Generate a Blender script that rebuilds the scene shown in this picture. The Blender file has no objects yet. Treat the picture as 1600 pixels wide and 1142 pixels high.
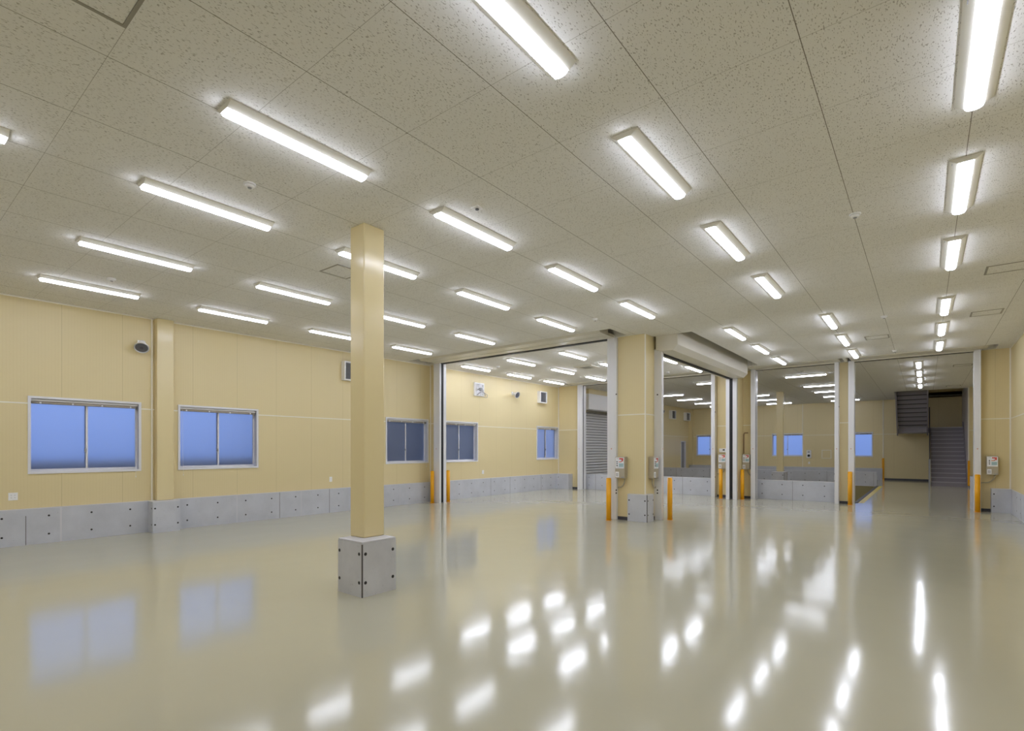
import bpy, bmesh, math, random
from mathutils import Vector
random.seed(4)
SC = bpy.context.scene
C = SC.collection
PI = math.pi

# ------------------------------------------------------------------ camera
EYE = 1.65
THETA = math.atan2(1445.0 - 800.0, 816.0)
cam = bpy.data.cameras.new('camera'); camo = bpy.data.objects.new('camera', cam); C.objects.link(camo)
cam.sensor_width = 36.0; cam.sensor_fit = 'HORIZONTAL'
cam.lens = 36.0 * 816.0 / 1600.0
cam.shift_y = (701.5 - 571.0) / 1600.0
cam.clip_start = 0.05; cam.clip_end = 300
camo.location = (0, 0, EYE)
camo.rotation_euler = (PI / 2, 0, THETA)
SC.camera = camo

# ------------------------------------------------------------------ world: blue dusk
world = bpy.data.worlds.new('dusk'); SC.world = world; world.use_nodes = True
nt = world.node_tree; nt.nodes.clear()
tc = nt.nodes.new('ShaderNodeTexCoord'); sep = nt.nodes.new('ShaderNodeSeparateXYZ')
rmp = nt.nodes.new('ShaderNodeValToRGB'); bg = nt.nodes.new('ShaderNodeBackground'); wo = nt.nodes.new('ShaderNodeOutputWorld')
nt.links.new(tc.outputs['Generated'], sep.inputs[0]); nt.links.new(sep.outputs['Z'], rmp.inputs[0])
nt.links.new(rmp.outputs[0], bg.inputs[0]); nt.links.new(bg.outputs[0], wo.inputs[0])
rmp.color_ramp.elements[0].position = 0.0; rmp.color_ramp.elements[0].color = (0.12, 0.235, 0.62, 1)
rmp.color_ramp.elements[1].position = 0.45; rmp.color_ramp.elements[1].color = (0.46, 0.58, 1.0, 1)
bg.inputs[1].default_value = 1.3

SC.view_settings.view_transform = 'Standard'
SC.view_settings.look = 'None'
SC.view_settings.gamma = 1.0
SC.view_settings.use_curve_mapping = False
SC.view_settings.exposure = 0.0
LAMP = 22.5            # luminance of the lamp diffusers
LAMP_COL = (0.925, 0.965, 1.12, 1)

SC.cycles.use_denoising = True
SC.cycles.max_bounces = 10
SC.cycles.diffuse_bounces = 6
SC.cycles.glossy_bounces = 5
SC.cycles.transmission_bounces = 6
SC.cycles.caustics_reflective = False
SC.cycles.caustics_refractive = False
SC.cycles.sample_clamp_indirect = 6.0

# ------------------------------------------------------------------ materials
def srgb(r, g, b):
    f = lambda c: (c / 255.0) / 12.92 if c <= 10.3 else (((c / 255.0) + 0.055) / 1.055) ** 2.4
    return (f(r), f(g), f(b), 1.0)

def new_mat(name, col, rough=0.5, metal=0.0, spec=0.5):
    m = bpy.data.materials.new(name); m.use_nodes = True
    b = m.node_tree.nodes['Principled BSDF']
    b.inputs['Base Color'].default_value = col
    b.inputs['Roughness'].default_value = rough
    b.inputs['Metallic'].default_value = metal
    b.inputs['Specular IOR Level'].default_value = spec
    return m

class N:
    """tiny node helper"""
    def __init__(s, m):
        s.t = m.node_tree; s.b = s.t.nodes['Principled BSDF']
        g = s.t.nodes.new('ShaderNodeNewGeometry'); s.pos = g.outputs['Position']
    def math(s, op, a, b=None, clamp=False):
        n = s.t.nodes.new('ShaderNodeMath'); n.operation = op; n.use_clamp = clamp
        for i, v in enumerate((a, b)):
            if v is None: continue
            if isinstance(v, (int, float)): n.inputs[i].default_value = v
            else: s.t.links.new(v, n.inputs[i])
        return n.outputs[0]
    def axes(s):
        n = s.t.nodes.new('ShaderNodeSeparateXYZ'); s.t.links.new(s.pos, n.inputs[0]); return n.outputs
    def scale(s, v):
        n = s.t.nodes.new('ShaderNodeVectorMath'); n.operation = 'MULTIPLY'
        s.t.links.new(s.pos, n.inputs[0]); n.inputs[1].default_value = v; return n.outputs[0]
    def noise(s, vec, sc, detail=2.0, rough=0.5):
        n = s.t.nodes.new('ShaderNodeTexNoise'); s.t.links.new(vec, n.inputs['Vector'])
        n.inputs['Scale'].default_value = sc; n.inputs['Detail'].default_value = detail; n.inputs['Roughness'].default_value = rough
        return n.outputs['Fac']
    def ramp(s, f, p0, c0, p1, c1):
        n = s.t.nodes.new('ShaderNodeValToRGB'); s.t.links.new(f, n.inputs[0])
        e = n.color_ramp.elements; e[0].position = p0; e[0].color = c0; e[1].position = p1; e[1].color = c1
        return n.outputs[0]
    def mix(s, f, a, b, mode='MIX'):
        n = s.t.nodes.new('ShaderNodeMix'); n.data_type = 'RGBA'; n.blend_type = mode
        for i, v in ((0, f), (6, a), (7, b)):
            if isinstance(v, (int, float)): n.inputs[i].default_value = v
            elif isinstance(v, tuple): n.inputs[i].default_value = v
            else: s.t.links.new(v, n.inputs[i])
        return n.outputs[2]
    def col(s, o): s.t.links.new(o, s.b.inputs['Base Color'])
    def bump(s, h, strength, dist):
        n = s.t.nodes.new('ShaderNodeBump'); n.inputs['Strength'].default_value = strength; n.inputs['Distance'].default_value = dist
        s.t.links.new(h, n.inputs['Height']); s.t.links.new(n.outputs[0], s.b.inputs['Normal'])
    def groove(s, coord, off, pitch, w):
        # 1 inside a joint line of width w at off + k*pitch
        a = s.math('SUBTRACT', coord, off - pitch / 2)
        a = s.math('PINGPONG', s.math('ADD', a, 1000 * pitch), pitch / 2)  # 0..pitch/2
        # PINGPONG peaks (= pitch/2) at off+k*pitch
        return s.math('GREATER_THAN', a, pitch / 2 - w / 2)

YEL = srgb(221, 206, 162)
def panel_mat(name, axis, off):
    m = new_mat(name, YEL, 0.38, 0, 0.4); n = N(m); ax = n.axes()
    u = ax[axis]
    g = n.groove(u, off, 0.91, 0.006)
    fine = n.groove(u, off, 0.0455, 0.008)
    nz = n.noise(n.scale((1, 1, 0.35)), 0.8, 3)
    c = n.mix(n.math('MULTIPLY', nz, 0.12), YEL, srgb(212, 196, 150))
    c = n.mix(n.math('MULTIPLY', fine, 0.04), c, srgb(150, 130, 80))
    c = n.mix(n.math('MULTIPLY', g, 0.32), c, srgb(130, 114, 72))
    n.col(c); n.bump(n.math('ADD', n.math('MULTIPLY', g, -1.0), n.math('MULTIPLY', fine, -0.1)), 0.3, 0.003)
    return m
M = {}
M['panel_left'] = panel_mat('panel_left', 1, 2.35)
M['panel_left_far'] = panel_mat('panel_left_far', 1, 4.50)
M['panel_cross'] = panel_mat('panel_cross', 0, -12.2)

# ceiling: rock-wool boards with joints and fissures
m = new_mat('ceiling_board', srgb(229, 228, 226), 0.9, 0, 0.2); n = N(m); ax = n.axes()
gx = n.groove(ax[0], -0.625, 0.914, 0.006); gy = n.groove(ax[1], 1.06, 0.899, 0.004)
f1 = n.noise(n.scale((1.0, 0.36, 1)), 125.0, 1.0, 0.4)
f2 = n.noise(n.scale((1, 1, 1)), 9.0, 1.0)
th = n.math('ADD', f1, n.math('MULTIPLY', f2, 0.10))
fis = n.ramp(th, 0.680, (0, 0, 0, 1), 0.73, (1, 1, 1, 1))
speck = n.ramp(n.noise(n.scale((1, 1, 1)), 260.0, 1.0), 0.66, (0, 0, 0, 1), 0.70, (1, 1, 1, 1))
c = n.mix(n.math('MULTIPLY', fis, 0.52), srgb(229, 228, 226), srgb(104, 96, 78))
c = n.mix(n.math('MULTIPLY', speck, 0.18), c, srgb(120, 112, 92))
c = n.mix(n.math('MULTIPLY', gx, 0.8), c, srgb(88, 80, 62))
c = n.mix(n.math('MULTIPLY', gy, 0.5), c, srgb(98, 90, 70))
n.col(c); M['ceiling'] = m

# floor: glossy epoxy with slow waves
FLO = srgb(187, 184, 162)
m = new_mat('epoxy_floor', FLO, 0.115, 0, 0.85); n = N(m)
n1 = n.noise(n.scale((1, 1, 1)), 0.5, 3)
n.col(n.mix(n.math('MULTIPLY', n1, 0.35), FLO, srgb(178, 173, 154)))
w1 = n.noise(n.scale((1, 1, 1)), 1.3, 1.0)
w2 = n.noise(n.scale((1, 1, 1)), 7.0, 2.0)
n.bump(n.math('ADD', w1, n.math('MULTIPLY', w2, 0.09)), 1.0, 0.0035)
n.b.inputs['Coat Weight'].default_value = 0.0
M['floor'] = m
# painted lower floor of the pit
M['pit_paint'] = new_mat('pit_paint', srgb(150, 140, 98), 0.5)

def concrete(name, base, dark):
    m = new_mat(name, base, 0.62, 0, 0.35); n = N(m)
    a = n.noise(n.scale((1, 1, 1)), 2.2, 6, 0.6); b = n.noise(n.scale((1, 1, 1)), 45, 3)
    v = n.noise(n.scale((3.5, 3.5, 0.4)), 2.0, 3)
    c = n.mix(n.ramp(a, 0.35, (0, 0, 0, 1), 0.7, (1, 1, 1, 1)), base, dark)
    c = n.mix(n.math('MULTIPLY', v, 0.25), c, dark)
    pits = n.ramp(b, 0.69, (0, 0, 0, 1), 0.72, (1, 1, 1, 1))
    c = n.mix(n.math('MULTIPLY', pits, 0.35), c, srgb(95, 94, 94))
    n.col(c); n.bump(a, 0.15, 0.01); return m
M['concrete'] = concrete('concrete', srgb(200, 203, 212), srgb(186, 189, 198))
M['concrete_post'] = concrete('concrete_post', srgb(203, 204, 210), srgb(186, 187, 193))
M['concrete_cap'] = new_mat('concrete_cap', srgb(208, 208, 214), 0.5)
M['p_hole'] = new_mat('p_hole', srgb(48, 47, 48), 0.9)
M['joint'] = new_mat('joint', srgb(132, 132, 138), 0.7)
M['joint_light'] = new_mat('joint_light', srgb(205, 205, 212), 0.6)
M['crack'] = new_mat('crack', srgb(92, 90, 90), 0.9)
M['white_trim'] = new_mat('white_trim', srgb(236, 232, 222), 0.45)
M['column_paint'] = new_mat('column_paint', srgb(222, 207, 162), 0.2, 0, 0.55)
M['lamp_body'] = new_mat('lamp_body', srgb(226, 224, 216), 0.5)
m = new_mat('lamp_diffuser', (0.9, 0.9, 0.9, 1), 0.5)
m.node_tree.nodes['Principled BSDF'].inputs['Emission Color'].default_value = LAMP_COL
m.node_tree.nodes['Principled BSDF'].inputs['Emission Strength'].default_value = LAMP
M['diffuser'] = m
m = m.copy(); m.name = 'lamp_diffuser_bright'; m.node_tree.nodes['Principled BSDF'].inputs['Emission Strength'].default_value = LAMP * 1.55
M['diffuser_bright'] = m
M['alu'] = new_mat('alu', srgb(224, 225, 231), 0.35, 0.0)
M['alu_blue'] = new_mat('alu_blue', srgb(212, 215, 228), 0.35, 0.0)
M['steel_rail'] = new_mat('steel_rail', srgb(224, 225, 230), 0.25, 0.0, 0.6)
M['shutter_case'] = new_mat('shutter_case', srgb(214, 210, 198), 0.4, 0.1)
M['black'] = new_mat('black', srgb(16, 16, 20), 0.6)
M['rubber'] = new_mat('rubber', srgb(30, 30, 32), 0.7)
M['skirting'] = new_mat('skirting', srgb(66, 66, 74), 0.5)
M['yellow'] = new_mat('yellow', srgb(238, 170, 10), 0.35, 0, 0.5)
M['yellow_line'] = new_mat('yellow_line', srgb(222, 200, 84), 0.3)
M['plastic'] = new_mat('plastic', srgb(238, 238, 240), 0.4)
M['plastic_grey'] = new_mat('plastic_grey', srgb(150, 152, 158), 0.5)
M['grille'] = new_mat('grille', srgb(96, 98, 106), 0.6)
M['box_steel'] = new_mat('box_steel', srgb(180, 172, 154), 0.4, 0.2)
M['label'] = new_mat('label', srgb(238, 240, 246), 0.5)
M['red'] = new_mat('red', srgb(200, 66, 50), 0.5)
M['orange'] = new_mat('orange', srgb(206, 120, 70), 0.5)
M['cyan'] = new_mat('cyan', srgb(172, 206, 214), 0.5)
M['blind'] = new_mat('blind', srgb(176, 168, 156), 0.8)
M['dark_gap'] = new_mat('dark_gap', srgb(84, 82, 88), 0.7)
M['conduit'] = new_mat('conduit', srgb(178, 170, 148), 0.5)
M['stair'] = new_mat('stair', srgb(146, 141, 152), 0.35, 0.0)
M['stair_dark'] = new_mat('stair_dark', srgb(64, 60, 68), 0.5, 0.0)
M['nosing'] = new_mat('nosing', srgb(196, 192, 202), 0.4)
M['frame_grey'] = new_mat('frame_grey', srgb(150, 146, 136), 0.5)
M['slat'] = new_mat('slat', srgb(226, 227, 232), 0.4, 0.0)
M['slat_gap'] = new_mat('slat_gap', srgb(120, 122, 130), 0.5)
M['white_wall'] = new_mat('white_wall', srgb(206, 200, 200), 0.5)
M['brown'] = new_mat('brown', srgb(120, 84, 60), 0.5)
M['ground'] = new_mat('ground', srgb(90, 92, 96), 0.9)
M['render_wall'] = new_mat('render_wall', srgb(120, 124, 130), 0.9)
M['cavity'] = new_mat('cavity', srgb(150, 142, 110), 0.8)
g = new_mat('frosted_glass', (0.93, 0.96, 1.0, 1), 0.5)
b = g.node_tree.nodes['Principled BSDF']; b.inputs['Transmission Weight'].default_value = 1.0; b.inputs['IOR'].default_value = 1.45
M['glass'] = g

# ------------------------------------------------------------------ mesh helpers
ORG = {}
class MB:
    def __init__(s, tf=None): s.bm = bmesh.new(); s.tf = tf or (lambda u, v, z: (u, v, z))
    def _f(s, vs, mi):
        try:
            f = s.bm.faces.new(vs); f.material_index = mi; return f
        except ValueError: return None
    def box(s, lo, hi, mi=0):
        x0, y0, z0 = lo; x1, y1, z1 = hi
        P = [s.tf(x, y, z) for z in (z0, z1) for y in (y0, y1) for x in (x0, x1)]
        v = [s.bm.verts.new(p) for p in P]
        for q in ((0, 2, 3, 1), (4, 5, 7, 6), (0, 1, 5, 4), (2, 6, 7, 3), (0, 4, 6, 2), (1, 3, 7, 5)):
            s._f([v[i] for i in q], mi)
        return s
    def prism(s, prof, axis, a0, a1, mi=0):
        """prof: 2D points in the plane normal to axis ('u','v','z')"""
        def P(p, a):
            if axis == 'u': return s.tf(a, p[0], p[1])
            if axis == 'v': return s.tf(p[0], a, p[1])
            return s.tf(p[0], p[1], a)
        A = [s.bm.verts.new(P(p, a0)) for p in prof]; B = [s.bm.verts.new(P(p, a1)) for p in prof]
        k = len(prof)
        for i in range(k): s._f([A[i], A[(i + 1) % k], B[(i + 1) % k], B[i]], mi)
        s._f(A[::-1], mi); s._f(B, mi); return s
    def cyl(s, p, d, r, L, seg=20, mi=0, r2=None, cap=True):
        """from p along d (local dirs) length L"""
        d = Vector(d).normalized(); r2 = r if r2 is None else r2
        up = Vector((0, 0, 1)) if abs(d.z) < 0.9 else Vector((1, 0, 0))
        a = d.cross(up).normalized(); b = d.cross(a)
        p = Vector(p); R0 = []; R1 = []
        for i in range(seg):
            t = 2 * PI * i / seg; o = a * math.cos(t) + b * math.sin(t)
            R0.append(s.bm.verts.new(s.tf(*(p + o * r)))); R1.append(s.bm.verts.new(s.tf(*(p + d * L + o * r2))))
        for i in range(seg):
            j = (i + 1) % seg; f = s._f([R0[i], R0[j], R1[j], R1[i]], mi)
            if f: f.smooth = True
        if cap: s._f(R0[::-1], mi); s._f(R1, mi)
        return s
    def tube(s, pts, r, seg=10, mi=0):
        pts = [Vector(p) for p in pts]; rings = []
        for i, p in enumerate(pts):
            d = (pts[min(i + 1, len(pts) - 1)] - pts[max(i - 1, 0)]).normalized()
            up = Vector((0, 0, 1)) if abs(d.z) < 0.9 else Vector((1, 0, 0))
            if rings: a = (la - d * la.dot(d)).normalized()
            else: a = d.cross(up).normalized()
            la = a; b = d.cross(a)
            rings.append([s.bm.verts.new(s.tf(*(p + (a * math.cos(2 * PI * k / seg) + b * math.sin(2 * PI * k / seg)) * r))) for k in range(seg)])
        for A, B in zip(rings, rings[1:]):
            for k in range(seg):
                f = s._f([A[k], A[(k + 1) % seg], B[(k + 1) % seg], B[k]], mi)
                if f: f.smooth = True
        s._f(rings[0][::-1], mi); s._f(rings[-1], mi); return s
    def build(s, name, mats, parent=None, bevel=0.0, seg=2):
        bmesh.ops.recalc_face_normals(s.bm, faces=s.bm.faces[:])
        o0 = Vector(ORG.get(parent.name, (0, 0, 0))) if parent else Vector((0, 0, 0))
        if parent: bmesh.ops.translate(s.bm, verts=s.bm.verts[:], vec=-o0)
        me = bpy.data.meshes.new(name); s.bm.to_mesh(me); s.bm.free()
        if not isinstance(mats, (list, tuple)): mats = [mats]
        for q in mats: me.materials.append(M[q])
        o = bpy.data.objects.new(name, me); C.objects.link(o)
        if parent: o.parent = parent
        ORG[o.name] = tuple(o0)
        if bevel:
            md = o.modifiers.new('bevel', 'BEVEL'); md.width = bevel; md.segments = seg; md.limit_method = 'ANGLE'; md.angle_limit = math.radians(40)
        return o

def thing(name, loc, label=None, cat=None, group=None, kind=None):
    o = bpy.data.objects.new(name, None); C.objects.link(o); o.location = loc; o.empty_display_size = 0.1
    ORG[o.name] = tuple(loc); tag(o, label, cat, group, kind); return o
def tag(o, label=None, cat=None, group=None, kind=None):
    if label: o['label'] = label
    if cat: o['category'] = cat
    if group: o['group'] = group
    if kind: o['kind'] = kind
    return o
def struct(o): o['kind'] = 'structure'; return o
def copy_tree(o, parent=None):
    c = o.copy(); C.objects.link(c)
    if parent: c.parent = parent
    for ch in o.children: copy_tree(ch, c)
    return c
# frames on a wall: u along the wall, v out of it, z up
def F_left(X0): return lambda u, v, z: (X0 + v, u, z)       # wall facing +X
def F_right(X0): return lambda u, v, z: (X0 - v, u, z)      # wall facing -X
def F_back(Y0): return lambda u, v, z: (u, Y0 - v, z)       # wall facing -Y
def plate(mb, u0, u1, z0, z1, d0, d1, holes, mi=0, matf=None):
    """wall/ceiling plate over (u,z) with rectangular holes; d0..d1 is its thickness along the 2nd axis"""
    us = sorted({u0, u1} | {h[0] for h in holes} | {h[1] for h in holes}); us = [u for u in us if u0 <= u <= u1]
    zs = sorted({z0, z1} | {h[2] for h in holes} | {h[3] for h in holes}); zs = [z for z in zs if z0 <= z <= z1]
    for a, b in zip(us, us[1:]):
        run = None
        for c, d in list(zip(zs, zs[1:])) + [(None, None)]:
            solid = c is not None and not any(h[0] < (a + b) / 2 < h[1] and h[2] < (c + d) / 2 < h[3] for h in holes)
            if solid: run = (run[0], d) if run else (c, d)
            elif run: mb.box((a, d0, run[0]), (b, d1, run[1]), mi); run = None

XL, XR, YB, Y2, YC, CH, BH = -12.2, 1.75, -3.6, 18.62, 34.3, 4.27, 0.62
TOP = 5.1

# ------------------------------------------------------------------ setting: floor, ceiling
mb = MB()
mb.box((XL - .3, YB - .3, -.3), (XR + .4, 18.85, 0))
mb.box((-1.70, 18.85, -.3), (XR + .4, YC + .3, 0))
mb.box((XL - .3, 28.5, -.3), (-1.70, YC + .3, 0))
struct(mb.build('floor', 'floor'))
mb = MB()
mb.box((XL - .3, 18.85, -1.25), (-1.72, 28.5, -1.1))
mb.box((-1.74, 18.85, -1.25), (-1.70, 28.5, -.3))
mb.box((XL - .3, 28.29, -1.25), (-1.70, 28.31, -.012))
mb.box((XL - .3, 18.83, -1.25), (-1.70, 18.85, -.3))
struct(mb.build('floor_pit', 'pit_paint'))
mb = MB(); mb.box((-1.60, 19.15, 0.0005), (-1.46, 28.3, 0.003)); struct(mb.build('trim_1', 'yellow_line'))
mb = MB(); mb.box((-1.70, 19.05, -.05), (-1.61, 28.3, 0.012)); struct(mb.build('trim_2', 'skirting'))

H1 = (-12.0, -5.38, 10.25, 11.10)
H2 = (-5.30, -4.08, 11.62, 17.55)
H3 = (-4.55, -1.88, 17.76, 18.52)
H4 = (-1.80, 1.45, 17.76, 18.52)
H5 = (-11.5, -5.6, 17.80, 18.45)
HS = (-1.12, 1.46, 29.65, 34.3)
tfc = lambda u, v, z: (u, z, v)
mb = MB(tfc); plate(mb, XL - .3, XR + .4, YB - .3, YC + .3, CH, CH + .28, [H1, H2, H3, H4, H5, HS])
struct(mb.build('ceiling', 'ceiling'))
# roof slab above the suspended ceiling and the stairwell shaft
mb = MB(tfc); plate(mb, XL - .3, XR + .4, YB - .3, YC + .3, TOP, TOP + .2, [HS]); struct(mb.build('ceiling_slab', 'cavity'))
mb = MB()
mb.box((-1.30, 29.45, CH + .28), (-1.12, 34.6, 7.4)); mb.box((1.46, 29.45, CH + .28), (1.64, 34.6, 7.4))
mb.box((-1.12, 29.45, CH + .28), (1.46, 29.65, 7.4)); mb.box((-1.3, 29.45, 7.4), (1.64, 34.6, 7.6)); mb.box((-1.12, YC, TOP + .2), (1.46, 34.6, 7.4))
struct(mb.build('wall_stairwell', 'panel_cross'))

# ------------------------------------------------------------------ walls
WZ = (1.22, 2.57)
WL = [(1.90, 3.56), (4.22, 5.88), (9.56, 11.20), (11.86, 13.51), (17.20, 18.84 - .35)]
WL[4] = (17.02, 18.60)
holes = [(a, b, *WZ) for a, b in WL]
mb = MB(F_left(XL))
plate(mb, YB, 4.0, 0, TOP, -.25, 0, holes[:1], 0); plate(mb, 4.0, 11.30, 0, TOP, -.25, 0, holes[1:3], 1)
plate(mb, 11.30, Y2, 0, TOP, -.25, 0, [holes[3], holes[4]], 1)
struct(mb.build('wall_left', ['panel_left', 'panel_left_far']))
mb = MB(F_left(XL)); plate(mb, Y2, YC + .3, -1.25, TOP, -.25, 0.03, [(19.9, 23.6, -1.25, 3.3), (32.72, 33.55, -1.25, 2.14)], 0)
struct(mb.build('wall_left_dock', 'panel_left_far'))
mb = MB(F_right(XR)); mb.box((YB, -.25, 0), (YC + .3, 0, TOP)); struct(mb.build('wall_right', 'panel_left'))
mb = MB(); mb.box((XL, YB - .25, 0), (XR, YB, TOP)); struct(mb.build('wall_rear', 'panel_cross'))
# far wall with windows
WC = [(-11.72, -10.07), (-7.20, -5.55), (-3.86, -2.21)]
mb = MB(F_back(YC)); plate(mb, XL, XR, -1.25, 7.4 if False else TOP + .2, -.25, 0, [(a, b, *WZ) for a, b in WC]); struct(mb.build('wall_back', 'panel_cross'))
# jog of the right wall beside the stairs
mb = MB(); mb.box((1.47, 29.40, 0), (XR, YC, CH)); struct(mb.build('wall_stair_side', ['panel_cross']))
mb = MB(); mb.box((1.455, 29.42, 0), (1.47, YC - .002, CH)); struct(mb.build('wall_stair_lining', ['white_wall']))
# partition 1 (first to second room, plane Y ~ 11.2)
mb = MB(); mb.box((XL, 11.30, 0), (-11.87, 11.50, TOP)); mb.box((-11.87, 11.30, CH + .02), (-5.70, 11.5, TOP))
mb.box((-5.70, 11.18, 0), (-4.98, 11.68, TOP))
struct(mb.build('wall_partition', 'panel_cross'))
# partition 2 (plane X ~ -5)
mb = MB(); mb.box((-5.2, 11.68, 3.985), (-4.98, 17.85, TOP)); mb.box((-5.14, 17.97, 0), (-4.80, Y2, TOP)); mb.box((-5.2, 17.85, 3.99), (-4.98, 17.97, TOP))
struct(mb.build('wall_partition_middle', 'panel_left'))
# partition 3 (plane Y = 18.62)
mb = MB()
for a, b in ((XL, -11.12), (-5.65, -4.51), (-2.03, -1.79), (1.16, XR)): mb.box((a, Y2, 0), (b, Y2 + .22, TOP))
for a, b in ((-11.12, -5.65), (-4.51, -2.03), (-1.79, 1.16)): mb.box((a, Y2, CH + .01), (b, Y2 + .22, TOP))
struct(mb.build('wall_partition_far', 'panel_cross'))
# square yellow post in the middle of partition 3 continues toward the dock


# white joint strips at 2.445 m and corner trims
tn = [2]
def trim(lo, hi, mat='white_trim'):
    tn[0] += 1
    m_ = MB(); m_.box(lo, hi); return struct(m_.build('trim_%d' % tn[0], mat))
ZT = 2.445
def strip_left(X, segs):
    for a, b in segs: trim((X, a, ZT - .011), (X + .006, b, ZT + .011))
strip_left(XL, [(YB, 1.90), (3.56, 3.80), (4.11, 4.22), (5.88, 9.56), (11.20, 11.30), (11.50, 11.86), (13.51, 17.02), (18.60, Y2)])
strip_left(XL + .03, [(23.6, YC)])
def strip_back(Y, segs):
    for a, b in segs: trim((a, Y - .006, ZT - .011), (b, Y, ZT + .011))
strip_back(YC, [(-12.1, -11.72), (-10.07, -7.2), (-5.55, -3.86), (-2.21, 0.17)])
strip_back(YC, []); trim((-1.12, YC - .006, 4.36), (1.455, YC, 4.38))
strip_back(11.18, [(-5.68, -4.98)]); strip_back(11.30, [(-12.2, -11.87)])
strip_back(Y2, [(-12.2, -11.17), (-5.65, -5.14), (-4.80, -4.51), (-2.03, -1.79), (1.16, XR)])
trim((-4.98, 11.18, ZT - .011), (-4.974, 11.68, ZT + .011))
trim((XR - .006, YB, ZT - .011), (XR, Y2, ZT + .011)); strip_back(29.40, [(1.47, XR)])
trim((-4.992, 11.168, BH), (-4.968, 11.19, CH))                      # pillar corner
trim((XR - .028, Y2 - .028, BH), (XR, Y2, CH))                        # far right corner
trim((XL, 3.735, BH), (XL + .02, 3.76, CH))                           # conduit strip beside the pilaster
trim((XL, 11.275, BH), (XL + .025, 11.30, CH))
trim((XL, 18.95 - .36, BH), (XL + .025, Y2, CH))
trim((-5.585, YC - .02, BH), (-5.56, YC, CH)); trim((-1.77, YC - .02, 1.16), (-1.73, YC, CH))
trim((1.44, 29.385, 1.16), (1.475, 29.42, CH))
trim((-12.0, YC - .25, BH), (-11.93, YC, CH), 'panel_cross')
trim((XL + .03, YC - .25, BH), (-12.0, YC, CH), 'panel_cross')
# ceiling edge trims along the walls
trim((XL, YB, CH - .02), (XL + .015, 11.3, CH)); trim((XL, 11.5, CH - .02), (XL + .015, Y2, CH)); trim((XR - .015, YB, CH - .02), (XR, Y2, CH))

# ------------------------------------------------------------------ concrete plinths
bn = [0]
def plinth(name, boxes, holes=(), joints=(), mats=('concrete', 'p_hole', 'joint', 'joint_light', 'crack', 'concrete_cap'), cap=True, bevel=0.0):
    m_ = MB()
    for lo, hi in boxes:
        m_.box(lo, (hi[0], hi[1], hi[2] - (.012 if cap else 0)))
        if cap: m_.box((lo[0] - .001, lo[1] - .001, hi[2] - .012), (hi[0] + .001, hi[1] + .001, hi[2]), 5)
    for p, d in holes: m_.cyl(p, d, .0165, .0015, 14, 1)
    for lo, hi, mi in joints: m_.box(lo, hi, mi)
    return struct(m_.build(name, list(mats)))
XP = XL + .09
def left_holes(ys): return [((XP, y, z), (1, 0, 0)) for y in ys for z in (.16, .48)]
ys = [1.56 - .6 * k for k in range(1, 8)] + [1.56, 2.16, 2.76, 3.36]
plinth('baseboard_left', [((XL, YB, 0), (XP, 3.66, BH))], left_holes(ys),
       [((XP, 1.853, 0), (XP + .001, 1.862, .5), 4), ((XP, 2.31, 0), (XP + .001, 2.335, BH), 3)])
plinth('baseboard_left_middle', [((XL, 4.14, 0), (XP, 11.30, BH))], left_holes([4.36, 4.96, 5.56, 6.16, 6.76, 7.36, 7.96, 8.56, 9.16, 9.77, 10.37, 10.97]),
       [((XP, y, 0), (XP + .001, y + .014, BH), k) for y, k in ((5.36, 3), (6.35, 2), (6.90, 3), (7.68, 2), (9.2, 2), (10.0, 3))])
plinth('baseboard_left_far', [((XL, 11.50, 0), (XP, 18.30, BH)), ((XL, 18.30, 0), (-11.50, Y2, BH))], left_holes([11.9 + .6 * k for k in range(11)]) + [((-12.0, 18.3, z), (0, -1, 0)) for z in (.16, .48)],
       [((XP, y, 0), (XP + .001, y + .014, BH), k) for y, k in ((12.6, 3), (14.1, 2), (15.2, 2), (15.9, 3), (17.2, 2))])
plinth('baseboard_right', [((XR - .012, YB, 0), (XR, Y2, BH))], [((XR - .012, y * .6, z), (-1, 0, 0)) for y in range(3, 30) for z in (.16, .48)],
       [((XR - .013, y, 0), (XR - .012, y + .012, BH), 2) for y in (3.5, 6.8, 10.1, 13.4, 16.7)])
plinth('baseboard_right_corner', [((1.36, 18.42, 0), (XR - .012, Y2, BH))], [((1.41, 18.42, z), (0, -1, 0)) for z in (.16, .48)])
plinth('baseboard_back', [((XL + .03, YC - .10, 0), (-1.78, YC, BH))])
# dock edge parapets (low concrete walls round the pit)
def parapet(name, lo, hi, hx, front, label):
    m_ = MB(); m_.box(lo, (hi[0], hi[1], hi[2] - .012)); m_.box((lo[0], lo[1] - .001, hi[2] - .012), (hi[0] + .001, hi[1] + .001, hi[2]), 5)
    for x in hx:
        for z in (.17, .49): m_.cyl((x, front, z), (0, -1, 0), .0165, .0015, 14, 1)
    for x in hx[1::3]: m_.box((x + .3, front - .001, 0 if lo[2] >= 0 else -1), (x + .312, front, BH), 2)
    return tag(m_.build(name, ['concrete', 'p_hole', 'joint', 'joint_light', 'crack', 'concrete_cap']), label, 'parapet')
parapet('dock_parapet', (XL + .03, 18.86, -1.1), (-1.80, 19.05, BH), [-4.26 + .6 * k for k in range(-12, 4)], 18.86, 'low concrete parapet directly behind the shutter openings, nearer side of the dock pit')
parapet('dock_parapet', (XL + .03, 28.312, -.0), (-1.68, 28.48, BH), [-4.5 + .6 * k for k in range(-12, 5)], 28.312, 'low concrete parapet on the far side of the dock pit, below the far windows')
m_ = MB(); m_.box((XL + .03, 28.27, -.012), (-1.70, 28.312, .006)); struct(m_.build('trim_pit_edge', 'concrete_cap'))

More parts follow.
